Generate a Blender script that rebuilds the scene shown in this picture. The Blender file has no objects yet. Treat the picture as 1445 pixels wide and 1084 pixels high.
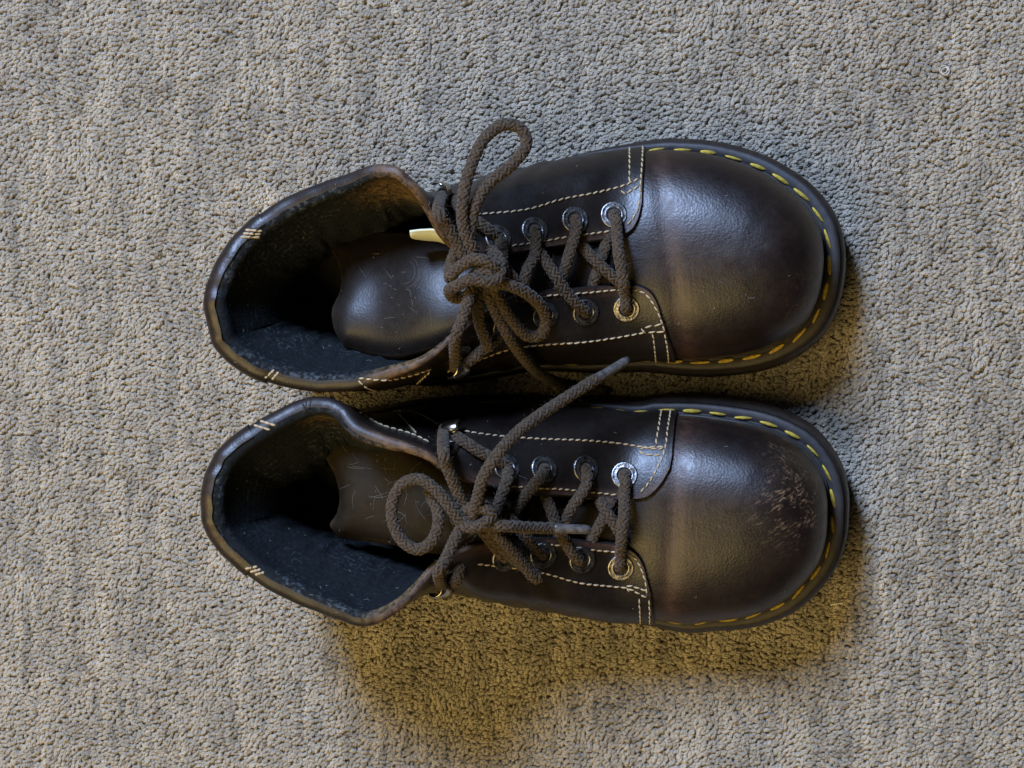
import bpy, math, random
import numpy as np
from mathutils import Vector, Matrix, Euler
from mathutils.bvhtree import BVHTree

random.seed(7)
RNG = np.random.default_rng(11)
scene = bpy.context.scene
COL = scene.collection

# ------------------------------------------------------------------ camera
PW, PH = 1445.0, 1084.0             # photograph size, used to read positions off it
HEIGHT = 0.80                       # lens above the carpet
MM = 0.345e-3                       # metres per photo pixel on the carpet
NADIR = (1050.0, 470.0)             # photo pixel straight below the lens
FPX = HEIGHT / MM
ry = math.atan((NADIR[0] - PW / 2) / FPX)
rx = -math.atan((PH / 2 - NADIR[1]) / FPX)
CAM_M = Euler((rx, ry, 0), 'XYZ').to_matrix()
fwd = CAM_M @ Vector((0, 0, -1))
CAM_P = -fwd * (HEIGHT / -fwd.z)
cam_d = bpy.data.cameras.new('camera')
cam_d.sensor_fit = 'HORIZONTAL'
cam_d.sensor_width = 36.0
cam_d.lens = 36.0 * FPX / PW
cam_d.clip_start = 0.01
cam_d.clip_end = 50
cam = bpy.data.objects.new('camera', cam_d)
COL.objects.link(cam)
cam.location = CAM_P
cam.rotation_euler = (rx, ry, 0)
scene.camera = cam

# ------------------------------------------------------------------ light
world = bpy.data.worlds.new('World')
scene.world = world
world.use_nodes = True
bg = world.node_tree.nodes['Background']
bg.inputs[0].default_value = (0.75, 0.85, 1.0, 1)
bg.inputs[1].default_value = 0.018

def area(name, loc, target, sx, sy, power, color):
    d = bpy.data.lights.new(name, 'AREA')
    d.shape = 'RECTANGLE'
    d.size, d.size_y = sx, sy
    d.energy = power
    d.color = color
    o = bpy.data.objects.new(name, d)
    COL.objects.link(o)
    o.location = loc
    o.rotation_euler = (Vector(target) - Vector(loc)).to_track_quat('-Z', 'Y').to_euler()
    return o
# cool daylight from a window above the picture, warm room lamp from below the picture
area('window_light', (-0.48, 1.14, 1.50), (-0.10, 0, 0.25), 0.34, 0.62, 82, (0.455, 0.625, 1.0))
area('room_lamp', (-0.60, -0.62, 1.25), (0, 0, 0), 1.2, 1.0, 20.5, (1.0, 0.74, 0.29))

scene.cycles.adaptive_threshold = 0.02
scene.cycles.max_bounces = 6
scene.cycles.diffuse_bounces = 3
scene.cycles.glossy_bounces = 3
vs = scene.view_settings
vs.view_transform = 'Standard'
vs.look = 'None'
vs.exposure = 0.0
vs.gamma = 1.0
vs.use_curve_mapping = False

# ------------------------------------------------------------------ helpers
def ray(u, v):
    d = Vector(((u - PW / 2) / FPX, (PH / 2 - v) / FPX, -1.0))
    return (CAM_M @ d).normalized()

def P(u, v, z):
    d = ray(u, v)
    t = (z - CAM_P.z) / d.z
    p = CAM_P + d * t
    return np.array((p.x, p.y, z))

def PP(lst):
    return np.array([P(*q) for q in lst])

def catmull(pts, t):
    """uniform Catmull-Rom through pts (K,D) at parameters t in [0,K-1]"""
    pts = np.asarray(pts, float)
    K = len(pts)
    t = np.clip(np.asarray(t, float), 0, K - 1 - 1e-9)
    i = np.floor(t).astype(int)
    f = (t - i)[:, None]
    ext = np.vstack([2 * pts[0] - pts[1], pts, 2 * pts[-1] - pts[-2]])
    a, b, c, d = ext[i], ext[i + 1], ext[i + 2], ext[i + 3]
    return 0.5 * ((2 * b) + (-a + c) * f + (2 * a - 5 * b + 4 * c - d) * f ** 2 + (-a + 3 * b - 3 * c + d) * f ** 3)

def resample(poly, n=None, step=None):
    poly = np.asarray(poly, float)
    L = np.concatenate([[0], np.cumsum(np.linalg.norm(np.diff(poly, axis=0), axis=1))])
    if n is None:
        n = max(2, int(round(L[-1] / step)) + 1)
    s = np.linspace(0, L[-1], n)
    return np.stack([np.interp(s, L, poly[:, k]) for k in range(poly.shape[1])], 1)

def smooth_curve(pts, step):
    pts = np.asarray(pts, float)
    K = len(pts)
    return resample(catmull(pts, np.linspace(0, K - 1, (K - 1) * 24 + 1)), step=step)

def closed_curve(pts, n):
    pts = np.asarray(pts, float)
    K = len(pts)
    big = np.vstack([pts[-3:], pts, pts[:4]])
    c = catmull(big, np.linspace(3, 3 + K, K * 20 + 1))
    return resample(c, n=n + 1)[:-1]

def sstep(a, b, x):
    t = np.clip((np.asarray(x, float) - a) / (b - a), 0, 1)
    return t * t * (3 - 2 * t)

def normals_grid(G):
    du = np.gradient(G, axis=0)
    dv = np.gradient(G, axis=1)
    n = np.cross(du, dv)
    return n / (np.linalg.norm(n, axis=2, keepdims=True) + 1e-12)

def grid_faces(nu, nv, off=0, flip=False, closed_u=False):
    f = []
    for i in range(nu if closed_u else nu - 1):
        i2 = (i + 1) % nu
        for j in range(nv - 1):
            q = (off + i * nv + j, off + i2 * nv + j, off + i2 * nv + j + 1, off + i * nv + j + 1)
            f.append(q[::-1] if flip else q)
    return f

def mesh_from(name, verts, faces, base=(0, 0, 0), smooth=True, attrs=None, uv=None):
    me = bpy.data.meshes.new(name)
    v = np.asarray(verts, float) - np.asarray(base, float)
    me.from_pydata(v.tolist(), [], faces)
    if smooth:
        me.polygons.foreach_set('use_smooth', [True] * len(me.polygons))
    if attrs:
        for k, a in attrs.items():
            at = me.attributes.new(k, 'FLOAT', 'POINT')
            at.data.foreach_set('value', np.asarray(a, np.float32).ravel())
    if uv is not None:
        lay = me.uv_layers.new(name='UVMap')
        idx = np.empty(len(me.loops), np.int32)
        me.loops.foreach_get('vertex_index', idx)
        lay.data.foreach_set('uv', np.asarray(uv, np.float32)[idx].ravel())
    me.update()
    return me

def add(name, me, mat, parent=None):
    o = bpy.data.objects.new(name, me)
    COL.objects.link(o)
    if mat is not None and not me.materials:
        me.materials.append(mat)
    if parent is not None:
        o.parent = parent
    return o

def tag(o, label, cat, group=None):
    o['label'] = label
    o['category'] = cat
    if group:
        o['group'] = group

class MB:
    """collects pieces into one mesh"""
    def __init__(s):
        s.v, s.f, s.n = [], [], 0
    def put(s, verts, faces):
        verts = np.asarray(verts, float)
        s.v.append(verts)
        s.f += [tuple(i + s.n for i in q) for q in faces]
        s.n += len(verts)
    def mesh(s, name, base=(0, 0, 0), smooth=True):
        return mesh_from(name, np.vstack(s.v), s.f, base, smooth)

def frames(path):
    path = np.asarray(path, float)
    t = np.gradient(path, axis=0)
    t /= np.linalg.norm(t, axis=1, keepdims=True) + 1e-12
    n = np.zeros_like(path)
    a = np.array((0, 0, 1.0)) if abs(t[0][2]) < .9 else np.array((1.0, 0, 0))
    cur = a - t[0] * a.dot(t[0])
    cur /= np.linalg.norm(cur)
    for i in range(len(path)):
        cur = cur - t[i] * cur.dot(t[i])
        cur /= np.linalg.norm(cur) + 1e-12
        n[i] = cur
    return t, n, np.cross(t, n)

def tube(path, rad, sides=8, cap=True, flat=1.0):
    path = np.asarray(path, float)
    t, n, b = frames(path)
    m = len(path)
    rad = np.broadcast_to(np.asarray(rad, float), (m,))
    th = np.linspace(0, 2 * math.pi, sides, endpoint=False)
    V = path[:, None] + rad[:, None, None] * (n[:, None] * np.cos(th)[None, :, None] * flat + b[:, None] * np.sin(th)[None, :, None])
    V = V.reshape(-1, 3)
    F = []
    for i in range(m - 1):
        for j in range(sides):
            k = (j + 1) % sides
            F.append((i * sides + j, i * sides + k, (i + 1) * sides + k, (i + 1) * sides + j))
    if cap:
        F.append(tuple(range(sides))[::-1])
        F.append(tuple((m - 1) * sides + j for j in range(sides)))
    return V, F

# ------------------------------------------------------------------ materials
def new_mat(name):
    m = bpy.data.materials.new(name)
    m.use_nodes = True
    nt = m.node_tree
    return m, nt, nt.nodes['Principled BSDF']

def N(nt, kind, **kw):
    n = nt.nodes.new(kind)
    for k, v in kw.items():
        if k.startswith('i_'):
            key = k[2:].replace('_', ' ')
            n.inputs[key].default_value = v
        else:
            setattr(n, k, v)
    return n

def ramp(nt, fac, stops):
    r = nt.nodes.new('ShaderNodeValToRGB')
    el = r.color_ramp.elements
    while len(el) < len(stops):
        el.new(0.5)
    for e, (p, c) in zip(el, stops):
        e.position = p
        e.color = c if len(c) == 4 else (*c, 1)
    nt.links.new(fac, r.inputs[0])
    return r.outputs[0]

def mixc(nt, fac, a, b, blend='MIX'):
    m = nt.nodes.new('ShaderNodeMix')
    m.data_type = 'RGBA'
    m.blend_type = blend
    for sock, val in ((m.inputs[0], fac), (m.inputs[6], a), (m.inputs[7], b)):
        if hasattr(val, 'is_linked'):
            nt.links.new(val, sock)
        else:
            sock.default_value = val if not isinstance(val, tuple) else (*val[:3], 1)
    return m.outputs[2]

def math_n(nt, op, a, b=None, clamp=False):
    m = nt.nodes.new('ShaderNodeMath')
    m.operation = op
    m.use_clamp = clamp
    for sock, val in ((m.inputs[0], a), (m.inputs[1], b)):
        if val is None:
            continue
        if hasattr(val, 'is_linked'):
            nt.links.new(val, sock)
        else:
            sock.default_value = val
    return m.outputs[0]

def leather(name, dark, mid, worn, rough=0.40, grain=1.0, scuffs=(), scuff_col=(.30, .185, .095), spec=.42):
    """scuffs: (centre, radius, stretch angle, strength) patches of scratched finish"""
    m, nt, bs = new_mat(name)
    tc = N(nt, 'ShaderNodeTexCoord')
    co = tc.outputs['Object']
    def noise(scale, detail=4, rgh=.55, vec=co):
        n = N(nt, 'ShaderNodeTexNoise', i_Scale=scale, i_Detail=detail, i_Roughness=rgh)
        nt.links.new(vec, n.inputs['Vector'])
        return n.outputs['Fac']
    n1 = noise(38, 5)
    base = ramp(nt, n1, [(.34, dark), (.66, mid)])
    n2 = noise(420, 3)
    base = mixc(nt, .35, base, ramp(nt, n2, [(.35, (.45, .45, .45)), (.7, (1.25, 1.2, 1.15))]), 'MULTIPLY')
    at = N(nt, 'ShaderNodeAttribute', attribute_name='wear')
    wn = noise(240, 6, .7)
    w = math_n(nt, 'MULTIPLY', at.outputs['Fac'], ramp(nt, wn, [(.30, (0, 0, 0)), (.62, (1, 1, 1))]), True)
    base = mixc(nt, w, base, worn)
    rgh = math_n(nt, 'ADD', math_n(nt, 'MULTIPLY', noise(130, 7, .7), .36), rough - .18)
    rgh = math_n(nt, 'ADD', rgh, math_n(nt, 'MULTIPLY', w, .22))
    # sparse fine pale nicks all over
    nick = noise(900, 2, .5)
    nk = math_n(nt, 'MULTIPLY', ramp(nt, nick, [(.745, (0, 0, 0)), (.775, (1, 1, 1))]), .35)
    base = mixc(nt, nk, base, worn)
    for (c, r, ang, s) in scuffs:
        mp = N(nt, 'ShaderNodeMapping')
        mp.inputs['Location'].default_value = (0, 0, 0)
        sub = N(nt, 'ShaderNodeVectorMath', operation='SUBTRACT')
        nt.links.new(co, sub.inputs[0])
        sub.inputs[1].default_value = c
        ln = N(nt, 'ShaderNodeVectorMath', operation='LENGTH')
        nt.links.new(sub.outputs[0], ln.inputs[0])
        fall = N(nt, 'ShaderNodeMapRange', interpolation_type='SMOOTHSTEP')
        nt.links.new(ln.outputs['Value'], fall.inputs[0])
        fall.inputs[1].default_value = r
        fall.inputs[2].default_value = r * .15
        nt.links.new(sub.outputs[0], mp.inputs['Vector'])
        mp.inputs['Rotation'].default_value = (0, 0, -ang)
        mp2 = N(nt, 'ShaderNodeMapping')
        nt.links.new(mp.outputs[0], mp2.inputs['Vector'])
        mp2.inputs['Scale'].default_value = (.11, 1.0, 1.0)
        sn = noise(900, 6, .72, mp2.outputs[0])
        bn = noise(190, 4, .6)
        k = math_n(nt, 'MULTIPLY', ramp(nt, sn, [(.50, (0, 0, 0)), (.61, (1, 1, 1))]), fall.outputs[0])
        k = math_n(nt, 'MULTIPLY', k, ramp(nt, bn, [(.44, (0, 0, 0)), (.58, (1, 1, 1))]))
        k = math_n(nt, 'MULTIPLY', k, s, True)
        base = mixc(nt, k, base, scuff_col)
        rgh = math_n(nt, 'ADD', rgh, math_n(nt, 'MULTIPLY', k, .25))
    nt.links.new(base, bs.inputs['Base Color'])
    nt.links.new(rgh, bs.inputs['Roughness'])
    vo = N(nt, 'ShaderNodeTexVoronoi', i_Scale=900)
    nt.links.new(co, vo.inputs['Vector'])
    h = math_n(nt, 'ADD', math_n(nt, 'MULTIPLY', vo.outputs['Distance'], .5), math_n(nt, 'MULTIPLY', noise(520, 4), .5))
    h = math_n(nt, 'ADD', h, math_n(nt, 'MULTIPLY', noise(70, 3), .35))
    mw = N(nt, 'ShaderNodeMapping')
    nt.links.new(co, mw.inputs['Vector'])
    mw.inputs['Scale'].default_value = (1, .13, .3)
    wr = math_n(nt, 'ABSOLUTE', math_n(nt, 'SUBTRACT', noise(330, 4, .6, mw.outputs[0]), .5))
    h = math_n(nt, 'ADD', h, math_n(nt, 'MULTIPLY', math_n(nt, 'MULTIPLY', at.outputs['Fac'], wr), 2.6))
    bp = N(nt, 'ShaderNodeBump', i_Strength=.17 * grain, i_Distance=.0006)
    nt.links.new(h, bp.inputs['Height'])
    nt.links.new(bp.outputs[0], bs.inputs['Normal'])
    bs.inputs['Specular IOR Level'].default_value = spec
    return m

def plain(name, col, rough=.6, metal=0, noise_amt=.25, scale=300, bump=.2, spec=.5, sheen=0):
    m, nt, bs = new_mat(name)
    tc = N(nt, 'ShaderNodeTexCoord')
    n = N(nt, 'ShaderNodeTexNoise', i_Scale=scale, i_Detail=5)
    nt.links.new(tc.outputs['Object'], n.inputs['Vector'])
    lo = tuple(c * (1 - noise_amt) for c in col)
    hi = tuple(c * (1 + noise_amt) for c in col)
    nt.links.new(ramp(nt, n.outputs['Fac'], [(.3, lo), (.7, hi)]), bs.inputs['Base Color'])
    bs.inputs['Roughness'].default_value = rough
    bs.inputs['Metallic'].default_value = metal
    bs.inputs['Specular IOR Level'].default_value = spec
    if sheen:
        bs.inputs['Sheen Weight'].default_value = sheen
        bs.inputs['Sheen Roughness'].default_value = .5
    if bump:
        b = N(nt, 'ShaderNodeBump', i_Strength=bump, i_Distance=.0005)
        nt.links.new(n.outputs['Fac'], b.inputs['Height'])
        nt.links.new(b.outputs[0], bs.inputs['Normal'])
    return m

def lining_mat():
    m, nt, bs = new_mat('lining_fabric')
    uv = N(nt, 'ShaderNodeTexCoord')
    br = N(nt, 'ShaderNodeTexBrick', offset=.5, squash=1)
    for k, v in (('Scale', 1.0), ('Mortar Size', .00050), ('Mortar Smooth', .6), ('Brick Width', .0044), ('Row Height', .0036)):
        br.inputs[k].default_value = v
    nt.links.new(uv.outputs['UV'], br.inputs['Vector'])
    nz = N(nt, 'ShaderNodeTexNoise', i_Scale=420, i_Detail=6, i_Roughness=.7)
    nt.links.new(uv.outputs['Object'], nz.inputs['Vector'])
    big = N(nt, 'ShaderNodeTexNoise', i_Scale=45, i_Detail=4)
    nt.links.new(uv.outputs['Object'], big.inputs['Vector'])
    col = ramp(nt, nz.outputs['Fac'], [(.3, (.0028, .0038, .0044)), (.7, (.0105, .0135, .015))])
    thr = ramp(nt, nz.outputs['Fac'], [(.50, (0, 0, 0)), (.60, (1, 1, 1))])
    fl = math_n(nt, 'MULTIPLY', br.outputs['Fac'], thr)
    fl = math_n(nt, 'MULTIPLY', fl, ramp(nt, big.outputs['Fac'], [(.42, (0, 0, 0)), (.58, (1, 1, 1))]))
    col = mixc(nt, math_n(nt, 'MULTIPLY', fl, .55), col, (.085, .098, .105))
    at = N(nt, 'ShaderNodeAttribute', attribute_name='wear')
    w = math_n(nt, 'MULTIPLY', at.outputs['Fac'], ramp(nt, nz.outputs['Fac'], [(.36, (0, 0, 0)), (.60, (1, 1, 1))]), True)
    col = mixc(nt, w, col, (.16, .095, .035))
    nt.links.new(col, bs.inputs['Base Color'])
    bs.inputs['Roughness'].default_value = .85
    bs.inputs['Specular IOR Level'].default_value = .2
    bs.inputs['Sheen Weight'].default_value = .0
    h = math_n(nt, 'ADD', math_n(nt, 'MULTIPLY', br.outputs['Fac'], -.25), nz.outputs['Fac'])
    bp = N(nt, 'ShaderNodeBump', i_Strength=.55, i_Distance=.0012)
    nt.links.new(h, bp.inputs['Height'])
    nt.links.new(bp.outputs[0], bs.inputs['Normal'])
    return m

def pile_mat():
    m, nt, bs = new_mat('carpet_yarn')
    a = N(nt, 'ShaderNodeAttribute', attribute_type='INSTANCER', attribute_name='tint')
    tc = N(nt, 'ShaderNodeTexCoord')
    mp = N(nt, 'ShaderNodeMapping')
    mp.inputs['Scale'].default_value = (.22, 1, 1)
    nt.links.new(tc.outputs['Object'], mp.inputs['Vector'])
    n = N(nt, 'ShaderNodeTexNoise', i_Scale=2600, i_Detail=3)
    nt.links.new(mp.outputs[0], n.inputs['Vector'])
    c = mixc(nt, .8, a.outputs['Color'], ramp(nt, n.outputs['Fac'], [(.3, (.66, .64, .60)), (.7, (1.25, 1.25, 1.25))]), 'MULTIPLY')
    nt.links.new(c, bs.inputs['Base Color'])
    bs.inputs['Roughness'].default_value = .9
    bs.inputs['Specular IOR Level'].default_value = .15
    b = N(nt, 'ShaderNodeBump', i_Strength=.6, i_Distance=.0004)
    nt.links.new(n.outputs['Fac'], b.inputs['Height'])
    nt.links.new(b.outputs[0], bs.inputs['Normal'])
    return m

M_LINING = lining_mat()
M_SOLE = plain('sole_rubber', (.020, .015, .012), .42, bump=.3, scale=220, noise_amt=.35)
M_WELT = plain('welt_strip', (.024, .019, .017), .56, bump=.25, scale=300, noise_amt=.3)
M_WSTITCH = plain('yellow_thread', (.42, .285, .030), .85, scale=420, bump=.7, noise_amt=.55)
M_STITCH = plain('cream_thread', (.38, .29, .17), .7, scale=900, bump=.5, noise_amt=.3)
M_LACE = plain('lace_cotton', (.056, .039, .024), .9, scale=700, bump=.7, noise_amt=.45, spec=.15, sheen=.12)
M_AGLET = plain('aglet_plastic', (.085, .075, .068), .30, scale=500, bump=.3, noise_amt=.5)
M_METAL = plain('eyelet_metal', (.24, .23, .222), .36, metal=1, scale=700, bump=.4, noise_amt=.75)
M_LETTER = plain('lettering_relief', (.03, .028, .026), .5, metal=0, bump=0)
M_HOOK = plain('hook_metal', (.42, .38, .30), .22, metal=1, scale=400, bump=.15)
M_INSOLE = plain('insole_leather', (.011, .0096, .0052), .7, scale=200)
M_LABEL = plain('label_fabric', (.60, .61, .45), .8, scale=400, noise_amt=.06, bump=.15)
M_RAW = plain('raw_leather_edge', (.115, .075, .042), .85, scale=900, noise_amt=.6, bump=.8, spec=.2)
M_EMBOSS = plain('embossed_print', (.065, .055, .04), .6, bump=0)
M_BLACK = plain('black_thread_and_shade', (.01, .01, .01), .6, bump=0)  # loose thread, and the discs that paint shade inside the eyelets
M_LINT = plain('lint', (.30, .28, .24), .9, bump=0)
M_WHITE = plain('white_fibre', (.75, .72, .62), .7, bump=0)

# ------------------------------------------------------------------ carpet
def build_carpet():
    m, nt, bs = new_mat('carpet_backing')
    tc = N(nt, 'ShaderNodeTexCoord')
    n = N(nt, 'ShaderNodeTexNoise', i_Scale=340, i_Detail=4)
    nt.links.new(tc.outputs['Object'], n.inputs['Vector'])
    nt.links.new(ramp(nt, n.outputs['Fac'], [(.35, (.09, .078, .056)), (.65, (.21, .182, .13))]), bs.inputs['Base Color'])
    bs.inputs['Roughness'].default_value = .95
    b = N(nt, 'ShaderNodeBump', i_Strength=.9, i_Distance=.002)
    nt.links.new(n.outputs['Fac'], b.inputs['Height'])
    nt.links.new(b.outputs[0], bs.inputs['Normal'])
    s = 1.6
    me = mesh_from('carpet', [(-s, -s, -.0022), (s, -s, -.0022), (s, s, -.0034), (-s, s, -.0022)], [(0, 1, 2, 3)], smooth=False)
    o = add('carpet', me, m)
    o['kind'] = 'structure'
    o['label'] = 'grey beige looped pile carpet under the boots'

    # yarn loop shapes
    mat = pile_mat()
    variants = []
    for k in range(7):
        rng = np.random.default_rng(40 + k)
        mb = MB()
        a = .00105 * rng.uniform(.8, 1.25)
        h = .0026 * rng.uniform(.88, 1.1)
        lean = rng.uniform(-.0007, .0007)
        tw = rng.uniform(1.6, 2.6) * (1 if rng.random() < .8 else -1)
        ph0 = rng.uniform(0, 6)
        tt = np.linspace(0, math.pi, 10)
        path = np.stack([-a * np.cos(tt), lean * np.sin(tt), h * np.sin(tt) ** .62], 1)
        t, n_, b_ = frames(path)
        for ply in range(3):
            ph = ph0 + ply * 2 * math.pi / 3 + tt * tw
            off = .00058 * (n_ * np.cos(ph)[:, None] + b_ * np.sin(ph)[:, None])
            mb.put(*tube(path + off, .00060, 6, cap=False))
        me = mb.mesh('yarn_loop')
        me.materials.append(mat)
        variants.append(bpy.data.objects.new('yarn_loop', me))
    # rows of loops
    dx, dy = .00174, .00152
    X0, X1, Y0, Y1 = -.50, .50, -.42, .42
    xs = np.arange(X0, X1, dx)
    ys = np.arange(Y0, Y1, dy)
    gx, gy = np.meshgrid(xs, ys, indexing='ij')
    gy = gy + (np.arange(len(xs)) % 2)[:, None] * dy * .5
    gx = gx + .0011 * np.sin(gy * 33 + 2) + .0007 * np.sin(gy * 90 + gx * 40)
    gx = gx + RNG.normal(0, .00030, gx.shape)
    gy = gy + RNG.normal(0, .00036, gy.shape)
    n = gx.size
    # heather: streaks along rows and across them
    def streak(shape, axis, length):
        a = RNG.normal(0, 1, shape)
        ker = np.exp(-np.linspace(-2, 2, length) ** 2)
        ker /= np.sqrt((ker ** 2).sum())
        return np.apply_along_axis(lambda r: np.convolve(r, ker, 'same'), axis, a)
    s1 = .75 * streak(gx.shape, 1, 17) + .75 * streak(gx.shape, 1, 61)
    s1[1:] = .55 * s1[:-1] + .75 * s1[1:]
    s2 = streak(gx.shape, 0, 17)
    s3 = RNG.normal(0, 1, gx.shape)
    def blur(a, L):
        ker = np.exp(-np.linspace(-2, 2, L) ** 2); ker /= ker.sum()
        a = np.apply_along_axis(lambda r: np.convolve(r, ker, 'same'), 0, a)
        return np.apply_along_axis(lambda r: np.convolve(r, ker, 'same'), 1, a)
    s4 = blur(RNG.normal(0, 1, gx.shape), 21); s4 /= s4.std()
    val = 1 + .115 * s1 + .055 * s2 + .055 * s3 + .035 * s4
    val = np.clip(val, .45, 1.5)
    warm = np.clip(.5 + .25 * RNG.normal(0, 1, gx.shape) + .1 * s1, 0, 1)[..., None]
    tint = (np.array((.315, .284, .236)) * (1 - warm) + np.array((.320, .275, .204)) * warm) * val[..., None]
    rare = RNG.random(gx.shape) < .02
    tint[rare] *= np.array((.62, .56, .50))
    z = np.full(gx.shape, -.0030) + RNG.normal(0, .00018, gx.shape)
    rot = np.zeros((n, 3))
    rot[:, 2] = RNG.normal(.50, .42, n) + .5 * (s4.ravel() * .5)
    rot[:, 0] = RNG.normal(0, .28, n)
    rot[:, 1] = RNG.normal(0, .20, n)
    me = bpy.data.meshes.new('carpet_pile')
    me.from_pydata(np.stack([gx, gy, z], -1).reshape(-1, 3).tolist(), [], [])
    at = me.attributes.new('rot', 'FLOAT_VECTOR', 'POINT'); at.data.foreach_set('vector', rot.astype(np.float32).ravel())
    at = me.attributes.new('scl', 'FLOAT', 'POINT'); at.data.foreach_set('value', RNG.normal(.79, .075, n).clip(.7, 1.3).astype(np.float32))
    at = me.attributes.new('pick', 'INT', 'POINT'); at.data.foreach_set('value', RNG.integers(0, len(variants), n).astype(np.int32))
    c4 = np.ones((n, 4), np.float32); c4[:, :3] = tint.reshape(-1, 3)
    at = me.attributes.new('tint', 'FLOAT_COLOR', 'POINT'); at.data.foreach_set('color', c4.ravel())
    o = add('carpet_pile', me, mat)
    o['kind'] = 'stuff'
    o['label'] = 'dense grey beige yarn loops of the carpet'
    ng = bpy.data.node_groups.new('pile', 'GeometryNodeTree')
    ng.interface.new_socket('Geometry', in_out='INPUT', socket_type='NodeSocketGeometry')
    ng.interface.new_socket('Geometry', in_out='OUTPUT', socket_type='NodeSocketGeometry')
    gi, go = ng.nodes.new('NodeGroupInput'), ng.nodes.new('NodeGroupOutput')
    iop = ng.nodes.new('GeometryNodeInstanceOnPoints')
    g2i = ng.nodes.new('GeometryNodeGeometryToInstance')
    for v in variants:
        oi = ng.nodes.new('GeometryNodeObjectInfo')
        oi.inputs['Object'].default_value = v
        ng.links.new(oi.outputs['Geometry'], g2i.inputs[0])
    def attr(nm, typ):
        a = ng.nodes.new('GeometryNodeInputNamedAttribute')
        a.data_type = typ
        a.inputs['Name'].default_value = nm
        return [s for s in a.outputs if s.enabled][0]
    e2r = ng.nodes.new('FunctionNodeEulerToRotation')
    ng.links.new(attr('rot', 'FLOAT_VECTOR'), e2r.inputs[0])
    ng.links.new(gi.outputs[0], iop.inputs['Points'])
    ng.links.new(g2i.outputs[0], iop.inputs['Instance'])
    iop.inputs['Pick Instance'].default_value = True
    ng.links.new(attr('pick', 'INT'), iop.inputs['Instance Index'])
    ng.links.new(e2r.outputs[0], iop.inputs['Rotation'])
    ng.links.new(attr('scl', 'FLOAT'), iop.inputs['Scale'])
    ng.links.new(iop.outputs[0], go.inputs[0])
    o.modifiers.new('pile', 'NODES').node_group = ng

build_carpet()

def build_stray_fibres():
    mb = MB()
    rg = np.random.default_rng(77)
    for k in range(2600):
        p = np.array((rg.uniform(-.36, .36), rg.uniform(-.30, .30), rg.uniform(.0001, .0008)))
        a = rg.uniform(0, 6.28)
        d = np.array((math.cos(a), math.sin(a), 0))
        e = np.array((-d[1], d[0], 0)) * rg.normal(0, .6)
        L = rg.uniform(.0015, .0045)
        mb.put(*tube([p - d * L * .5, p + e * L * .3 + np.array((0, 0, .0005)), p + d * L * .5], .00007, 3, cap=False))
    o = add('carpet_fibres', mb.mesh('carpet_fibres'), plain('loose_fibre', (.40, .36, .30), .9, bump=0))
    o['kind'] = 'stuff'
    o['label'] = 'fine stray yarn fibres over the carpet loops'
build_stray_fibres()

# ------------------------------------------------------------------ boots
def shell(G, th, name, base, mat, parent, wear=None, uv=None):
    """a sheet with real thickness: grid G plus its underside and skirts"""
    nu, nv, _ = G.shape
    nrm = normals_grid(G)
    if nrm[nu // 2, nv // 2, 2] < 0:
        nrm = -nrm
        flip = True
    else:
        flip = False
    V = np.vstack([G.reshape(-1, 3), (G - nrm * th).reshape(-1, 3)])
    F = grid_faces(nu, nv, 0, flip) + grid_faces(nu, nv, nu * nv, not flip)
    o2 = nu * nv
    border = [i * nv for i in range(nu)] + [(nu - 1) * nv + j for j in range(1, nv)] + \
             [i * nv + nv - 1 for i in range(nu - 2, -1, -1)] + [j for j in range(nv - 2, 0, -1)]
    for a, b in zip(border, border[1:] + border[:1]):
        q = (a, a + o2, b + o2, b)
        F.append(q if not flip else q[::-1])
    at = None
    if wear is not None:
        at = {'wear': np.concatenate([wear.ravel(), wear.ravel()])}
    return add(name, mesh_from(name, V, F, base, attrs=at), mat, parent)

def spline2(ctrl, nu, nv):
    """smooth surface through a control net (R,C,3)"""
    R, C, _ = ctrl.shape
    rows = np.stack([catmull(ctrl[r], np.linspace(0, C - 1, nv)) for r in range(R)])
    return np.stack([catmull(rows[:, j], np.linspace(0, R - 1, nu)) for j in range(nv)], 1)

def offset_loop(loop, d):
    """loop (n,2) counter-clockwise; positive d = outwards"""
    t = np.roll(loop, -1, 0) - np.roll(loop, 1, 0)
    t /= np.linalg.norm(t, axis=1, keepdims=True)
    nrm = np.stack([t[:, 1], -t[:, 0]], 1)
    d = np.broadcast_to(np.asarray(d, float), (len(loop),))
    return loop + nrm * d[:, None]

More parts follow.
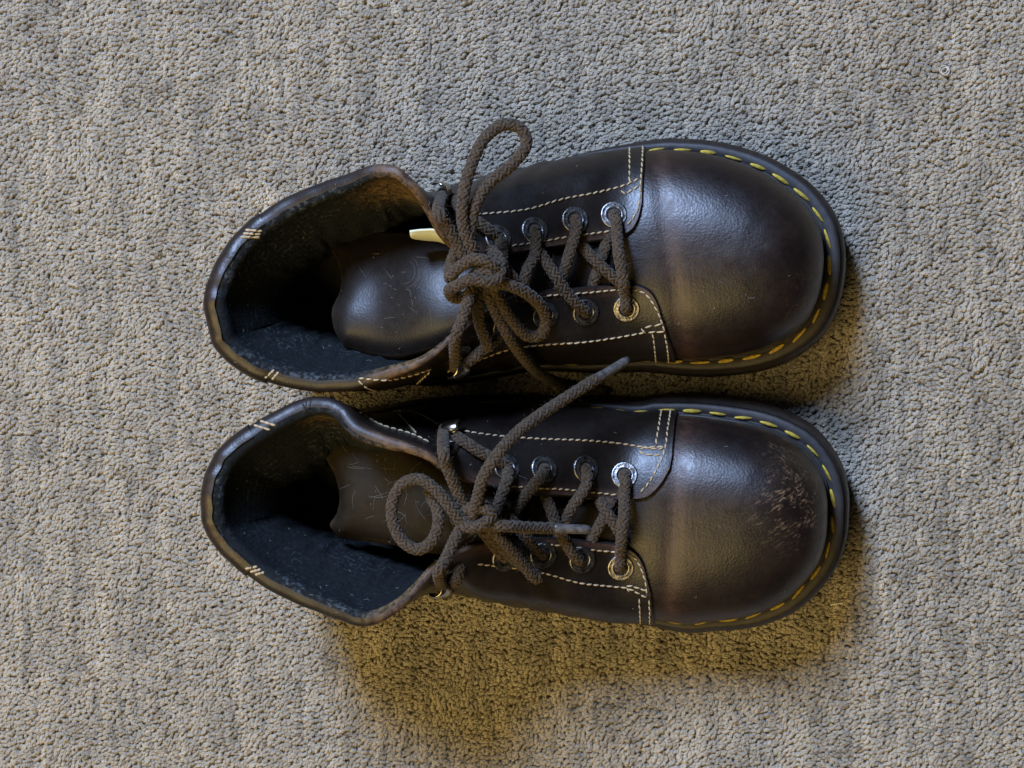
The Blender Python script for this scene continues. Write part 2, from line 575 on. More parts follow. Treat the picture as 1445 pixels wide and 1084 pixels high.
def braid(mb, ctrl, R=.0029, step=.0008, phase=0.0):
    """round eight-strand plait, over two and under two"""
    path = smooth_curve(ctrl, step)
    t, n, b = frames(path)
    s = np.arange(len(path)) * step
    pitch, K = .0126, 6
    phi = 2 * math.pi * s / pitch
    th = np.linspace(0, 2 * math.pi, 7, endpoint=False)
    m = len(path)
    F = []
    for i in range(m - 1):
        for j in range(7):
            k2 = (j + 1) % 7
            F.append((i * 7 + j, i * 7 + k2, (i + 1) * 7 + k2, (i + 1) * 7 + j))
    for d in (1, -1):
        for k in range(K):
            a = d * phi + 2 * math.pi * k / K + phase
            w = np.cos(K * phi / 2 + math.pi / 4 + (0 if d > 0 else math.pi))
            r = R * .78 + R * .10 * np.clip(1.5 * w, -1, 1)
            er = n * np.cos(a)[:, None] + b * np.sin(a)[:, None]
            q = path + r[:, None] * er
            tq = np.gradient(q, axis=0)
            tq /= np.linalg.norm(tq, axis=1, keepdims=True) + 1e-12
            eb = np.cross(tq, er)
            eb /= np.linalg.norm(eb, axis=1, keepdims=True) + 1e-12
            V = q[:, None] + er[:, None] * (np.cos(th) * R * .18)[None, :, None] + eb[:, None] * (np.sin(th) * R * .265)[None, :, None]
            mb.put(V.reshape(-1, 3), F)
    mb.put(*tube(path, R * .74, 8, cap=True))
    return path

def ring_text(txt, r, size):
    """raised letters running round a ring, as one mesh in local coordinates"""
    mb = MB()
    dg = bpy.context.evaluated_depsgraph_get()
    step = 2 * math.pi / len(txt)
    for i, ch in enumerate(txt):
        if ch == ' ':
            continue
        cu = bpy.data.curves.new('glyph', 'FONT')
        cu.body = ch
        cu.size = size
        cu.align_x = 'CENTER'
        cu.extrude = .00006
        cu.resolution_u = 1
        o = bpy.data.objects.new('glyph', cu)
        me = o.to_mesh()
        a = math.pi - i * step
        v = np.empty(len(me.vertices) * 3)
        me.vertices.foreach_get('co', v)
        v = v.reshape(-1, 3)
        x, y = v[:, 0], v[:, 1] + r - size * .34
        ca, sa = math.cos(a - math.pi / 2), math.sin(a - math.pi / 2)
        mb.put(np.stack([x * ca - y * sa, x * sa + y * ca, v[:, 2]], 1), [tuple(p.vertices) for p in me.polygons])
        o.to_mesh_clear()
        bpy.data.objects.remove(o)
    return mb.mesh('lettering', smooth=False)

LETTER_ME = ring_text('AirWair superior ', .0045, .0021)
LETTER_ME.materials.append(M_LETTER)

def ring_mesh():
    prof = [(.0029, -.0030), (.00285, -.0004), (.0031, .0005), (.0036, .00075), (.0040, .00062), (.0052, .00058), (.0056, .00068), (.0060, .00035), (.0061, -.0004)]
    S = 36
    V, F = [], []
    for i in range(S):
        a = 2 * math.pi * i / S
        for r, z in prof:
            V.append((r * math.cos(a), r * math.sin(a), z))
    F = grid_faces(S, len(prof), 0, False, True)
    k = len(V)
    V += [(.0029 * math.cos(2 * math.pi * i / S), .0029 * math.sin(2 * math.pi * i / S), -.0028) for i in range(S)]
    me = mesh_from('eyelet', V, F)
    me.materials.append(M_METAL)
    return me
EYELET_ME = ring_mesh()

def stitch_mesh(L, r, name, mat):
    xs = np.array([-.5, -.42, -.22, 0, .22, .42, .5]) * L
    rr = np.array([.15, .55, .90, 1.0, .90, .55, .15]) * r
    zs = np.array([-.6, .0, .35, .45, .35, 0, -.6]) * r
    V, F = tube(np.stack([xs, np.zeros(7), zs], 1), rr, 7)
    me = mesh_from(name, V, F)
    me.materials.append(mat)
    return me

def build_boot(D):
    T = PP(D['T']); K = len(T)
    Mx = np.array([P(u, v, .05) for u, v in D['M']])
    base = np.array((*Mx[:, :2].mean(0), 0.0))
    root = bpy.data.objects.new('ankle_boot', None)
    COL.objects.link(root)
    root.location = base + np.array((0, 0, -.0012))     # its weight presses it into the pile
    root.empty_display_size = .05
    tag(root, D['label'], 'boot', 'pair of brown leather boots')
    LEA, TOE, TNG = D['mats'](base)

    # ---- sole outline (counter-clockwise seen from above)
    toe = np.array([P(u, v, .019)[:2] for u, v in D['sole']])       # lateral/top -> tip -> bottom
    mids = Mx[D['waist'][0]:D['waist'][1] + 1, :2]                  # top -> heel -> bottom
    cen = base[:2]
    loop = closed_curve(np.vstack([toe, mids[::-1]]), 260)
    area2 = np.sum(loop[:, 0] * np.roll(loop[:, 1], -1) - np.roll(loop[:, 0], -1) * loop[:, 1])
    if area2 < 0:
        loop = loop[::-1]
    xt, xh = loop[:, 0].max(), loop[:, 0].min()
    def frac(x):
        return (xt - np.asarray(x)) / (xt - xh)
    def ztop(x):
        return np.interp(frac(x), [0, .08, .18, .32, .5, .7, 1], [.0345, .0325, .0302, .0290, .031, .034, .036])
    def zbot(x):
        return np.interp(frac(x), [0, .06, .14, .25, .45, .5, .62, .66, 1], [.012, .0075, .003, 0, 0, .005, .005, 0, 0])
    fr = frac(loop[:, 0])
    waistw = sstep(.30, .46, fr) * 1.0
    heel_out = .0035 * waistw                  # waist/heel outline came from the leather, push it out a little
    edge = offset_loop(loop, heel_out)
    flare = np.interp(fr, [0, .3, .5, 1], [.0040, .0040, .002, .002])
    welt_in = offset_loop(edge, -flare)        # outer edge of the welt
    layers = []
    H = lambda l: (zbot(l[:, 0]), ztop(l[:, 0]))
    prof = [(-.030, .0), (-.007, .0), (-.0035, .03), (-.0012, .10), (-.0004, .18)]
    for g in np.linspace(.20, .74, 6):
        prof += [(0 - .0011 * (g - .2) / .5, g), (-.0012 - .0011 * (g - .2) / .5, g + .022), (-.0012 - .0011 * (g - .2) / .5, g + .05), (0 - .0011 * (g - .2) / .5, g + .072)]
    prof += [(-.0017, .87), (-.0034, .93)]
    V = []
    for d, hfrac in prof:
        l = offset_loop(edge, d)
        zb, zt = H(l)
        V.append(np.column_stack([l, zb + (zt - .002 - zb) * hfrac]))
    G = np.stack(V, 1)                         # (n, layers, 3)
    n, L_, _ = G.shape
    c0 = np.array((*loop.mean(0), .002))
    verts = np.vstack([G.reshape(-1, 3), [c0]])
    F = grid_faces(n, L_, 0, False, True) + [(i * L_, n * L_, ((i + 1) % n) * L_) for i in range(n)]
    sole = add('outsole', mesh_from('outsole', verts, F, base), M_SOLE, root)
    # ---- welt: flat strip on top of the sole with a raised bead against the leather
    wi = np.interp(fr, [0, .1, .3, .5, 1], [.0082, .0078, .0058, .0040, .0040])   # strip width, edge to leather
    V = []
    for a, dz in [(-.0006, -.0034), (.0004, -.0026), (.0004, -.0006), (-.0002, .0), (-.0009, .0003), (-.35, .0003), (-.60, .0000), (-.68, -.0006), (-.74, -.0003), (-.82, .0010), (-.92, .0014), (-1.0, .0010), (-1.25, .0004), (-1.8, -.001)]:
        l = offset_loop(welt_in, a * wi if a < -.01 else a)
        V.append(np.column_stack([l, ztop(l[:, 0]) + dz]))
    G = np.stack(V, 1)
    n, L_, _ = G.shape
    welt = add('welt', mesh_from('welt', G.reshape(-1, 3), grid_faces(n, L_, 0, False, True), base), M_WELT, root)
    # ---- yellow stitches on the welt, each one its own piece
    sl = offset_loop(welt_in, -.54 * wi)
    slp = resample(np.vstack([sl, sl[:1]]), step=.0005)
    SM = stitch_mesh(.0094, .00092, 'welt_stitch', M_WSTITCH)
    step = int(.0122 / .0005)
    for i in range(6, len(slp) - 12, step):
        p = slp[i]
        if frac(p[0]) > .47:
            continue
        d = slp[i + 4] - slp[i - 4]
        d2 = slp[min(i + 14, len(slp) - 1)] - slp[i - 14]
        sl_z = (ztop(p[0] + d2[0] / 2) - ztop(p[0] - d2[0] / 2)) / np.linalg.norm(d2)
        o = add('welt_stitch', SM, None, root)
        o.location = np.array((p[0], p[1], float(ztop(p[0])) + .0003)) - base
        o.rotation_euler = (random.uniform(-.2, .2), -math.atan(sl_z), math.atan2(d[1], d[0]) + random.uniform(-.02, .16))
        o.scale = (random.uniform(.82, 1.06), random.uniform(.75, 1.2), random.uniform(.8, 1.1))
        o.location.z -= random.uniform(0, .0003)

    # ---- vamp (toe): domed between the welt and a crest line
    wl = offset_loop(welt_in, -wi * .98)
    lim = P(D['vamp_back'], 500, .03)[0]
    # start from the point with the smallest x on one side, run round the tip
    k0 = int(np.argmin(loop[:, 0]))
    wl = np.roll(wl, -k0, 0)
    wl = wl[wl[:, 0] > lim]
    wl = resample(wl, n=190)
    cr = PP(D['crest'])                                   # crest points, tip first
    cr = cr[np.argsort(cr[:, 0])]
    xc = P(D['pole'], 400, .066)[0]
    kk = .018
    cx = xc - kk * np.logaddexp(0, (xc - wl[:, 0]) / kk)
    crest_y = np.interp(cx, cr[:, 0], cr[:, 1]); crest_z = np.interp(cx, cr[:, 0], cr[:, 2])
    na = 44
    aa = np.linspace(0, math.pi / 2, na)
    C = np.stack([cx, crest_y, crest_z], 1)
    W = np.column_stack([wl, ztop(wl[:, 0]) - .002])
    e1, e2 = D.get('e', (.78, .80))
    ca, sa = np.cos(aa) ** e1, np.sin(aa) ** e2
    ca[-1] = 0
    bul = 1 + D.get('bulge', .088) * np.sin(2 * aa) ** 1
    G = np.empty((len(wl), na, 3))
    G[..., :2] = C[:, None, :2] + (W - C)[:, None, :2] * (ca * bul)[None, :, None]
    G[..., 2] = W[:, None, 2] + (C - W)[:, None, 2] * sa[None]
    # creases where the toe bends behind the cap
    seam_x = D['seam_x']
    # distance ahead of the quarter edge
    sx0 = np.interp(G[..., 1], [P(900, D['v1'], .06)[1], P(900, D['v0'], .06)[1]], [P(seam_x[1], D['v1'], .06)[0], P(seam_x[0], D['v0'], .06)[0]])
    dist = G[..., 0] - sx0
    zw_ = sstep(.034, .050, G[..., 2])
    crease = np.exp(-((dist - .005) / .0038) ** 2)
    G[..., 2] -= zw_ * .0005 * np.exp(-((dist - .004) / .004) ** 2)
    G[..., 2] += zw_ * .00016 * np.sin(dist * 2100 + 2.0 * np.sin(G[..., 1] * 90)) * np.exp(-((dist - .007) / .006) ** 2)
    wear = .34 * crease + .12 * np.exp(-((dist - .012) / .008) ** 2)
    wear += .34 * sstep(.055, .036, G[..., 2])
    vw = wear.clip(0, 1)
    vamp = add('vamp', mesh_from('vamp', G.reshape(-1, 3), grid_faces(len(wl), na), base, attrs={'wear': vw}), TOE, root)
    vamp_bvh = BVHTree.FromPolygons([tuple(p) for p in G.reshape(-1, 3)], grid_faces(len(wl), na))

    # ---- quarters: one skin from the front seam round the heel to the other seam
    ns, nv = 300, 34
    ts = np.linspace(0, K - 1, ns)
    Ts, Ms = catmull(T, ts), catmull(Mx, ts)
    tang = np.gradient(Ms[:, :2], axis=0); tang /= np.linalg.norm(tang, axis=1, keepdims=True)
    nout = np.stack([tang[:, 1], -tang[:, 0]], 1)
    if np.mean(np.sum(nout * (Ms[:, :2] - cen), 1)) < 0:
        nout = -nout
    Bs = Ms.copy(); Bs[:, :2] -= nout * .0018; Bs[:, 2] = ztop(Bs[:, 0]) - .0012
    ud = np.array([q[0] for q in D['T']], float)
    us = np.interp(ts, np.arange(K), ud)
    collar = sstep(665, 600, us)[:, None]
    fN = .28 * (1 - collar) + .62 * collar
    zN = .70 * (1 - collar) + .55 * collar
    Ns = Ms + (Ts - Ms) * fN
    Ns[:, 2:] = Ms[:, 2:] + (Ts - Ms)[:, 2:] * zN
    heelw = sstep(430, 340, us)[:, None]
    Ns[:, :2] -= nout * .0030 * heelw
    ctrl = np.stack([Bs, Ms, Ns, Ts], 1)
    tv = np.linspace(0, 3, nv)
    Q = np.stack([catmull(ctrl[i], tv) for i in range(ns)])          # (ns,nv,3)
    nq = normals_grid(Q)
    mid = nq[ns // 2, nv // 2]
    if mid[0] > 0:                                                  # heel must face -x
        nq = -nq; flipq = True
    else:
        flipq = False
    # lay the front of the quarters on the vamp
    wq = sstep(D['snap'][0], D['snap'][1], us)
    for i in np.nonzero(wq > 0)[0]:
        for j in range(nv):
            loc, nr, _, _ = vamp_bvh.find_nearest(Vector(Q[i, j]))
            nr = np.array(nr); loc = np.array(loc)
            if nr.dot(nq[i, j]) < 0: nr = -nr
            tgt = loc + nr * .0022
            Q[i, j] += (tgt - Q[i, j]) * wq[i]
    for i in range(ns):                                             # nowhere under the vamp skin
        if us[i] < D['vamp_back']:
            continue
        for j in range(nv):
            loc, nr, _, dd = vamp_bvh.find_nearest(Vector(Q[i, j]))
            if dd is None or dd > .02: continue
            nr = np.array(nr)
            if nr.dot(nq[i, j]) < 0: nr = -nr
            h = (Q[i, j] - np.array(loc)).dot(nr)
            if h < .0018 and j > 2:
                Q[i, j] += nr * (.0018 - h)
    # soft folds where the leather bends at the ankle
    sv = np.linspace(0, 1, nv)[None]
    fold = np.exp(-((us - 700) / 70) ** 2)[:, None] * np.exp(-((sv - .38) / .25) ** 2)
    Q += nq * (.0008 * np.sin(us[:, None] * .16 + sv * 9) * fold)[..., None]
    for d_ in D['dents']:
        pc = P(*d_[:3]); g = np.exp(-np.sum((Q - pc) ** 2, 2) / d_[3] ** 2)
        Q += nq * (d_[4] * g)[..., None]
    nq = normals_grid(Q); nq = -nq if flipq else nq
    # wear: along the top edge, the front seam, the heel
    T3 = Q[:, -1]
    wear = np.zeros((ns, nv))
    wear += .75 * sstep(.93, 1.0, sv) * np.ones((ns, 1))
    wear += (.55 * np.exp(-((us - 300) / 30) ** 2))[:, None] * sstep(.5, 1, sv)
    wear += .20 * sstep(.20, .0, sv)
    wear += .25 * np.exp(-np.minimum(ts, K - 1 - ts)[:, None] / .25)
    # skirts at the two front seams
    sk0 = Q[0] - nq[0] * .0024; sk1 = Q[-1] - nq[-1] * .0024
    V = np.vstack([Q.reshape(-1, 3), sk0, sk1])
    F = grid_faces(ns, nv, 0, flipq)
    o0, o1 = ns * nv, ns * nv + nv
    for j in range(nv - 1):
        F.append((j, j + 1, o0 + j + 1, o0 + j)); F.append(((ns - 1) * nv + j, o1 + j, o1 + j + 1, (ns - 1) * nv + j + 1))
    wv = np.concatenate([wear.ravel(), np.full(2 * nv, .8)])
    # split: heel panel between the tack seams is a piece of its own, sitting proud
    a0, a1 = D['panel']
    quarter_o = add('quarters', mesh_from('quarters', V, F, base, attrs={'wear': wv}), LEA, root)
    ia, ib = int(a0 / (K - 1) * (ns - 1)), int(a1 / (K - 1) * (ns - 1))
    Pn = Q[ia:ib + 1] + nq[ia:ib + 1] * .0010
    Pn[0] -= nq[ia] * .0012; Pn[-1] -= nq[ib] * .0012
    # ---- inner lining and rounded collar edge
    thick = np.interp(us, [285, 400, 520, 600, 660, 700], [.0098, .0092, .0066, .0036, .0024, .0022])
    bulge_in = sstep(0, .45, 1 - sv) * sstep(1.0, .62, 1 - sv) ** .5
    pad = thick[:, None] + bulge_in * np.interp(us, [285, 400, 520, 600, 670], [.0095, .0110, .0095, .0050, 0])[:, None]
    puck = .0007 * np.sin(us[:, None] * .21 + 3 * sv) * np.sin(sv * 15 + us[:, None] * .05) * bulge_in
    I = Q - nq * (pad + puck)[..., None]
    I[..., 2] = np.maximum(I[..., 2], .034)
    cum_s = np.concatenate([[0], np.cumsum(np.linalg.norm(np.diff(I[:, -1], axis=0), axis=1))])
    cum_v = np.concatenate([np.zeros((ns, 1)), np.cumsum(np.linalg.norm(np.diff(I, axis=1), axis=2), 1)], 1)
    luv = np.stack([np.broadcast_to(cum_s[:, None], (ns, nv)), cum_v], 2).reshape(-1, 2)
    lw = np.zeros((ns, nv))
    for (u, v, z, r, a) in D['lining_wear']:
        lw += a * np.exp(-np.sum((I - P(u, v, z)) ** 2, 2) / r ** 2)
    lining = add('lining', mesh_from('lining', I.reshape(-1, 3), grid_faces(ns, nv, 0, not flipq), base, attrs={'wear': lw.clip(0, 1)}, uv=luv), M_LINING, root)
    up = Q[:, -1] - Q[:, -3]; up /= np.linalg.norm(up, axis=1, keepdims=True)
    o_, i_ = Q[:, -1], I[:, -1]
    mid_ = (o_ + i_) / 2; rad = np.linalg.norm(o_ - i_, axis=1) / 2
    th = np.linspace(0, math.pi, 13)
    R_ = mid_[:, None] + (o_ - mid_)[:, None] * np.cos(th)[None, :, None] + (up * rad[:, None])[:, None] * np.sin(th)[None, :, None] * np.interp(us, [300, 600], [1.0, .7])[:, None, None]
    rr_ = np.random.default_rng(D['seed'])
    for fq in (23, 41):
        R_ += (up[:, None] * .00016 * np.sin(ts / K * fq * 6.283 + rr_.uniform(0, 6))[:, None, None] + (o_ - mid_)[:, None] / rad[:, None, None] * .00014 * np.sin(ts / K * fq * 7.1 + rr_.uniform(0, 6))[:, None, None]) * np.sin(th)[None, :, None]
    cut = 7
    rw = np.broadcast_to(np.linspace(0, 1, 13)[None] ** 3 * .30, (ns, 13)).copy()
    rw += (.22 * np.exp(-((us - 293) / 14) ** 2))[:, None]
    rw += sstep(500, 560, us)[:, None] * sstep(700, 640, us)[:, None] * .8
    rim = add('collar_edge', mesh_from('collar_edge', R_[:, :cut + 1].reshape(-1, 3), grid_faces(ns, cut + 1, 0, flipq), base, attrs={'wear': rw[:, :cut + 1].clip(0, 1)}), D['rim_mat'], root)
    l2 = add('lining_edge', mesh_from('lining_edge', R_[:, cut:].reshape(-1, 3), grid_faces(ns, 13 - cut, 0, flipq), base,
             attrs={'wear': np.broadcast_to(sstep(500, 570, us)[:, None] * .8, (ns, 13 - cut))}, uv=np.zeros((ns * (13 - cut), 2))), M_LINING, lining)
    # heel panel reaching over the collar edge
    Pr = np.concatenate([Pn, (R_[ia:ib + 1, :8] + (R_[ia:ib + 1, :8] - mid_[ia:ib + 1, None]) / rad[ia:ib + 1, None, None] * .0009)[:, 1:]], 1)
    pw = np.concatenate([wear[ia:ib + 1], np.broadcast_to(np.array([.25, .25, .25, .3, .35, .4, .4]), (ib - ia + 1, 7))], 1)
    pw = pw * np.interp(us[ia:ib + 1], [288, 310, 360], [.7, .45, .15])[:, None]
    add('heel_panel', mesh_from('heel_panel', Pr.reshape(-1, 3), grid_faces(Pr.shape[0], Pr.shape[1], 0, flipq), base, attrs={'wear': pw.clip(0, 1)}), LEA, root)
    # ---- insole
    il = np.column_stack([offset_loop(edge, -.010), np.full(len(edge), .036)])
    cc = il.mean(0)
    Vs = np.vstack([il, il * .5 + cc * .5 + np.array((0, 0, -.001)), [cc - np.array((0, 0, .0015))]])
    n = len(il)
    F = [(i, (i + 1) % n, n + (i + 1) % n, n + i) for i in range(n)] + [(n + i, n + (i + 1) % n, 2 * n) for i in range(n)]
    add('insole', mesh_from('insole', Vs, F, base), M_INSOLE, root)

    # ---- tongue
    rows = []
    C_ = len(D['tongue_tip'])
    for (ul, vl, um, vm, ze, crown) in D['tongue']:
        c = np.linspace(0, 1, C_)
        tl = D.get('tongue_tilt', 0) * len(rows) / 6
        rows.append([P(ul + (um - ul) * q, vl + (vm - vl) * q, ze + crown * (1 - (2 * q - 1) ** 2) + tl * (q - .5)) for q in c])
    rows.append([P(*q) for q in D['tongue_tip']])
    TG = spline2(np.array(rows), 90, 44)
    nt_ = normals_grid(TG)
    if nt_[40, 20, 2] < 0: nt_ = -nt_
    ru = np.linspace(0, 1, 90)[:, None]; cu = np.linspace(0, 1, 44)[None]
    TG = TG + nt_ * (.0012 * np.sin(ru * 21 + 1.5 * cu) * np.sin(cu * math.pi) * sstep(.3, .7, ru))[..., None]
    # round the edges down
    ed = np.minimum(np.minimum(cu, 1 - cu) * 43, (1 - ru) * 89)
    TG[..., 2] -= .0045 * np.exp(-(ed / 3.4) ** 1.3)
    tw = .9 * np.exp(-ed / .7) + .08
    tongue = shell(TG, .0036, 'tongue', base, TNG, root, wear=tw * np.ones(TG.shape[:2]))
    # thread line round the tongue tip
    # ---- collision surface for placing the small things
    allv, allf = [], []
    off = 0
    for g, fl in ((G, False), (Q, flipq), (R_, flipq), (TG, False), (Pr, flipq)):
        a, b, _ = g.shape
        allv += [tuple(p) for p in g.reshape(-1, 3)]
        allf += grid_faces(a, b, off, fl)
        off += a * b
    bvh = BVHTree.FromPolygons(allv, allf)
    gq = G
    bq = BVHTree.FromPolygons([tuple(p) for p in Q.reshape(-1, 3)], grid_faces(ns, nv, 0, flipq))
    def hit(u, v, which=bvh):
        d = ray(u, v)
        loc, nr, _, _ = which.ray_cast(CAM_P, d)
        if loc is None:
            return None, None
        if nr.dot(d) > 0: nr = -nr
        return np.array(loc), np.array(nr)

    # ---- cream seams
    SMALL = stitch_mesh(.0029, .00042, 'seam', M_STITCH)
    sv_ = np.empty(len(SMALL.vertices) * 3); SMALL.vertices.foreach_get('co', sv_); sv_ = sv_.reshape(-1, 3)
    sf_ = [tuple(p.vertices) for p in SMALL.polygons]
    for line in D['seams']:
        px = smooth_curve(np.array(line, float), 1.0) if len(line) > 2 else resample(np.array(line, float), step=1.0)
        runs, pts, nrs = [], [], []
        for u, v in px:
            p, nr = hit(u, v)
            if p is None: continue
            if pts and np.linalg.norm(p - pts[-1]) > .006:
                runs.append((pts, nrs)); pts, nrs = [], []
            pts.append(p); nrs.append(nr)
        runs.append((pts, nrs))
        pts, nrs = max(runs, key=lambda q: len(q[0]))
        if len(pts) < 4: continue
        pts, nrs = np.array(pts), np.array(nrs)
        Ls = np.concatenate([[0], np.cumsum(np.linalg.norm(np.diff(pts, axis=0), axis=1))])
        big = line in D['tacks']
        pitch = .0032 if not big else .0036
        mb = MB()
        if big:
            q_ = resample(pts - nrs * .0001, n=25)
            mb.put(*tube(q_, .00026 + .00034 * np.abs(np.sin(np.linspace(0, 3 * math.pi, 25))) ** .5, 8))
            o = add('seam', mb.mesh('seam', base), M_STITCH, root)
            o['kind'] = 'stuff'
            continue
        cnt = max(1, int(Ls[-1] / pitch))
        for k in range(cnt):
            s = (k + .5) * Ls[-1] / cnt
            at = lambda x: np.array([np.interp(x, Ls, pts[:, i]) for i in range(3)])
            p = at(s); x = at(min(s + .0012, Ls[-1])) - at(max(s - .0012, 0))
            nr = np.array([np.interp(s, Ls, nrs[:, i]) for i in range(3)]); nr /= np.linalg.norm(nr)
            x /= np.linalg.norm(x); y = np.cross(nr, x); y /= np.linalg.norm(y); z = np.cross(x, y)
            skew = random.uniform(.05, .22)
            x2 = x * math.cos(skew) + y * math.sin(skew); y2 = np.cross(z, x2)
            sc = (1.35 if big else 1.0)
            kx = random.uniform(.86, 1.02) * Ls[-1] / cnt / .0032
            W_ = p + nr * .00022 + (sv_[:, :1] * kx) * x2 + (sv_[:, 1:2] * sc * 1.05) * y2 + (sv_[:, 2:] * sc) * z
            mb.put(W_, sf_)
        o = add('seam', mb.mesh('seam', base), M_STITCH, root)
        o['kind'] = 'stuff'

    # ---- eyelets
    for (u, v) in D['eyelets']:
        p, nr = hit(u, v, bq)
        if p is None: continue
        o = add('eyelet', EYELET_ME, None, root)
        q = Vector(nr).to_track_quat('Z', 'Y')
        o.location = p - base + nr * .0002
        o.rotation_mode = 'QUATERNION'
        spin = random.uniform(0, 6.28)
        from mathutils import Quaternion
        o.rotation_quaternion = q @ Quaternion((0, 0, 1), spin)
        le = add('lettering', LETTER_ME, None, o)
        le.location = (0, 0, .00064)
        # flat black disc painted as the shade inside the eyelet
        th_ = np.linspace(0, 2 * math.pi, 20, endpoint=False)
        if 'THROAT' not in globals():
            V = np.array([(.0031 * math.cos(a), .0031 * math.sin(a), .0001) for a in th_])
            mm = mesh_from('hole_shade', V, [tuple(range(20))]); mm.materials.append(M_BLACK)
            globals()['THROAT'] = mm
        add('hole_shade', THROAT, None, o)

    # ---- lace hooks: a plate on the leather and a curled metal strap
    for (u, v, du, dv) in D['hooks']:
        p, nr = hit(u, v, bq)
        if p is None: continue
        p2, _ = hit(u + du * .2, v + dv * .2, bq)
        d = (P(u + du, v + dv, p[2]) - P(u, v, p[2])); d -= nr * d.dot(nr); d /= np.linalg.norm(d)
        y = np.cross(nr, d)
        prof = np.array([(-.0045, .0005), (-.0015, .0006), (.0006, .0012), (.0014, .0034), (.0018, .0060), (.0036, .0076), (.0062, .0076), (.0086, .0064), (.0098, .0046)])
        prof = smooth_curve(np.column_stack([prof, np.zeros(len(prof))]), .0004)[:, :2]
        mb = MB()
        tp = np.gradient(prof, axis=0); tp /= np.linalg.norm(tp, axis=1, keepdims=True)
        nn = np.stack([-tp[:, 1], tp[:, 0]], 1)
        wd = np.interp(np.linspace(0, 1, len(prof)), [0, .15, .35, .75, 1], [.0030, .0040, .0036, .0042, .0030])
        secs = []
        for i in range(len(prof)):
            a = prof[i] + nn[i] * .0005; b = prof[i] - nn[i] * .0005
            w_ = wd[i]
            loop4 = [(a, -w_ * .85), (a, w_ * .85), ((a + b) / 2, w_), (b, w_ * .85), (b, -w_ * .85), ((a + b) / 2, -w_)]
            secs.append([p + d * q[0] + nr * q[1] + y * t_ for q, t_ in loop4])
        S = np.array(secs); m_ = len(S)
        F = []
        for i in range(m_ - 1):
            for j in range(6):
                k = (j + 1) % 6
                F.append((i * 6 + j, i * 6 + k, (i + 1) * 6 + k, (i + 1) * 6 + j))
        F += [tuple(range(6)), tuple((m_ - 1) * 6 + j for j in range(6))]
        mb.put(S.reshape(-1, 3), F)
        hk = add('lace_hook', mb.mesh('lace_hook', base), M_HOOK, root)
        rv, rf = tube([p - nr * .001 + 0 * d - d * .003, p + nr * .0012 - d * .003], [.0034, .0030], 18)
        add('rivet', mesh_from('rivet', rv, rf, base, smooth=False), M_METAL, hk)

    # ---- lace
    mb = MB()
    R0 = .00255
    ends = []
    def lp(q):
        if len(q) == 4 and q[0] == 's':          # on the leather, raised by q[3] mm
            p, nr = hit(q[1], q[2])
            nr2 = nr * .6 + np.array((0, 0, .4)); nr2 /= np.linalg.norm(nr2)
            return p + nr2 * q[3] * .001
        if q[0] == 'q':                          # relative to the quarter skin
            p, nr = hit(q[1], q[2], bq)
            if p is None:
                p, nr = hit(q[1], q[2])
            return p + nr * q[3] * .001
        return P(*q)
    for idx, path in enumerate(D['laces']):
        pts = np.array([lp(q) for q in path])
        braid(mb, pts, R0, phase=idx * .7)
    lace = add('lace', mb.mesh('lace', base), M_LACE, root)
    for a, b in D['aglets']:
        a, b = P(*a), P(*b)
        ax = np.linspace(0, 1, 9)[:, None]
        v_, f_ = tube(a + (b - a) * ax, [.0021, .0023, .00215, .0021, .00215, .0021, .0021, .0021, .0017], 12)
        add('aglet', mesh_from('aglet', v_, f_, base), M_AGLET, lace)

    # ---- loose fuzz on the lace
    V0 = np.vstack(mb.v)
    fz = MB()
    rg = np.random.default_rng(5)
    for i in rg.integers(0, len(V0), 4200):
        p = V0[i]
        d = rg.normal(0, 1, 3); d /= np.linalg.norm(d)
        e = rg.normal(0, 1, 3) * .5
        L = rg.uniform(.0006, .0024)
        fz.put(*tube([p, p + d * L * .5, p + (d + e) * L], .000040, 3, cap=False))
    o = add('lace_fuzz', fz.mesh('lace_fuzz', base), M_LACE, lace)
    o['kind'] = 'stuff'
    # ---- specks of lint on leather and lining
    lb = BVHTree.FromPolygons([tuple(p) for p in I.reshape(-1, 3)], grid_faces(ns, nv, 0, not flipq))
    lz = MB()
    x0_, x1_, y0_, y1_ = D['box']
    for k in range(130):
        u, v = rg.uniform(x0_, x1_), rg.uniform(y0_, y1_)
        p, nr = hit(u, v)
        d = ray(u, v)
        l2_, n2_, _, _ = lb.ray_cast(CAM_P, d)
        if l2_ is not None and (p is None or l2_[2] > p[2]):
            p, nr = np.array(l2_), np.array(n2_)
            if np.dot(nr, np.array(d)) > 0: nr = -nr
        if p is None: continue
        if u > 700 and rg.random() < .6: continue
        a = rg.normal(0, 1, 3); a -= nr * a.dot(nr); a /= np.linalg.norm(a)
        b = np.cross(nr, a) * rg.normal(0, .5)
        L = rg.uniform(.0003, .0016) * (1 if rg.random() < .85 else 2.2)
        lz.put(*tube([p + nr * .0001 - a * L * .5, p + nr * .0004 + b * L * .4, p + nr * .0001 + a * L * .5], .00007, 3, cap=False))
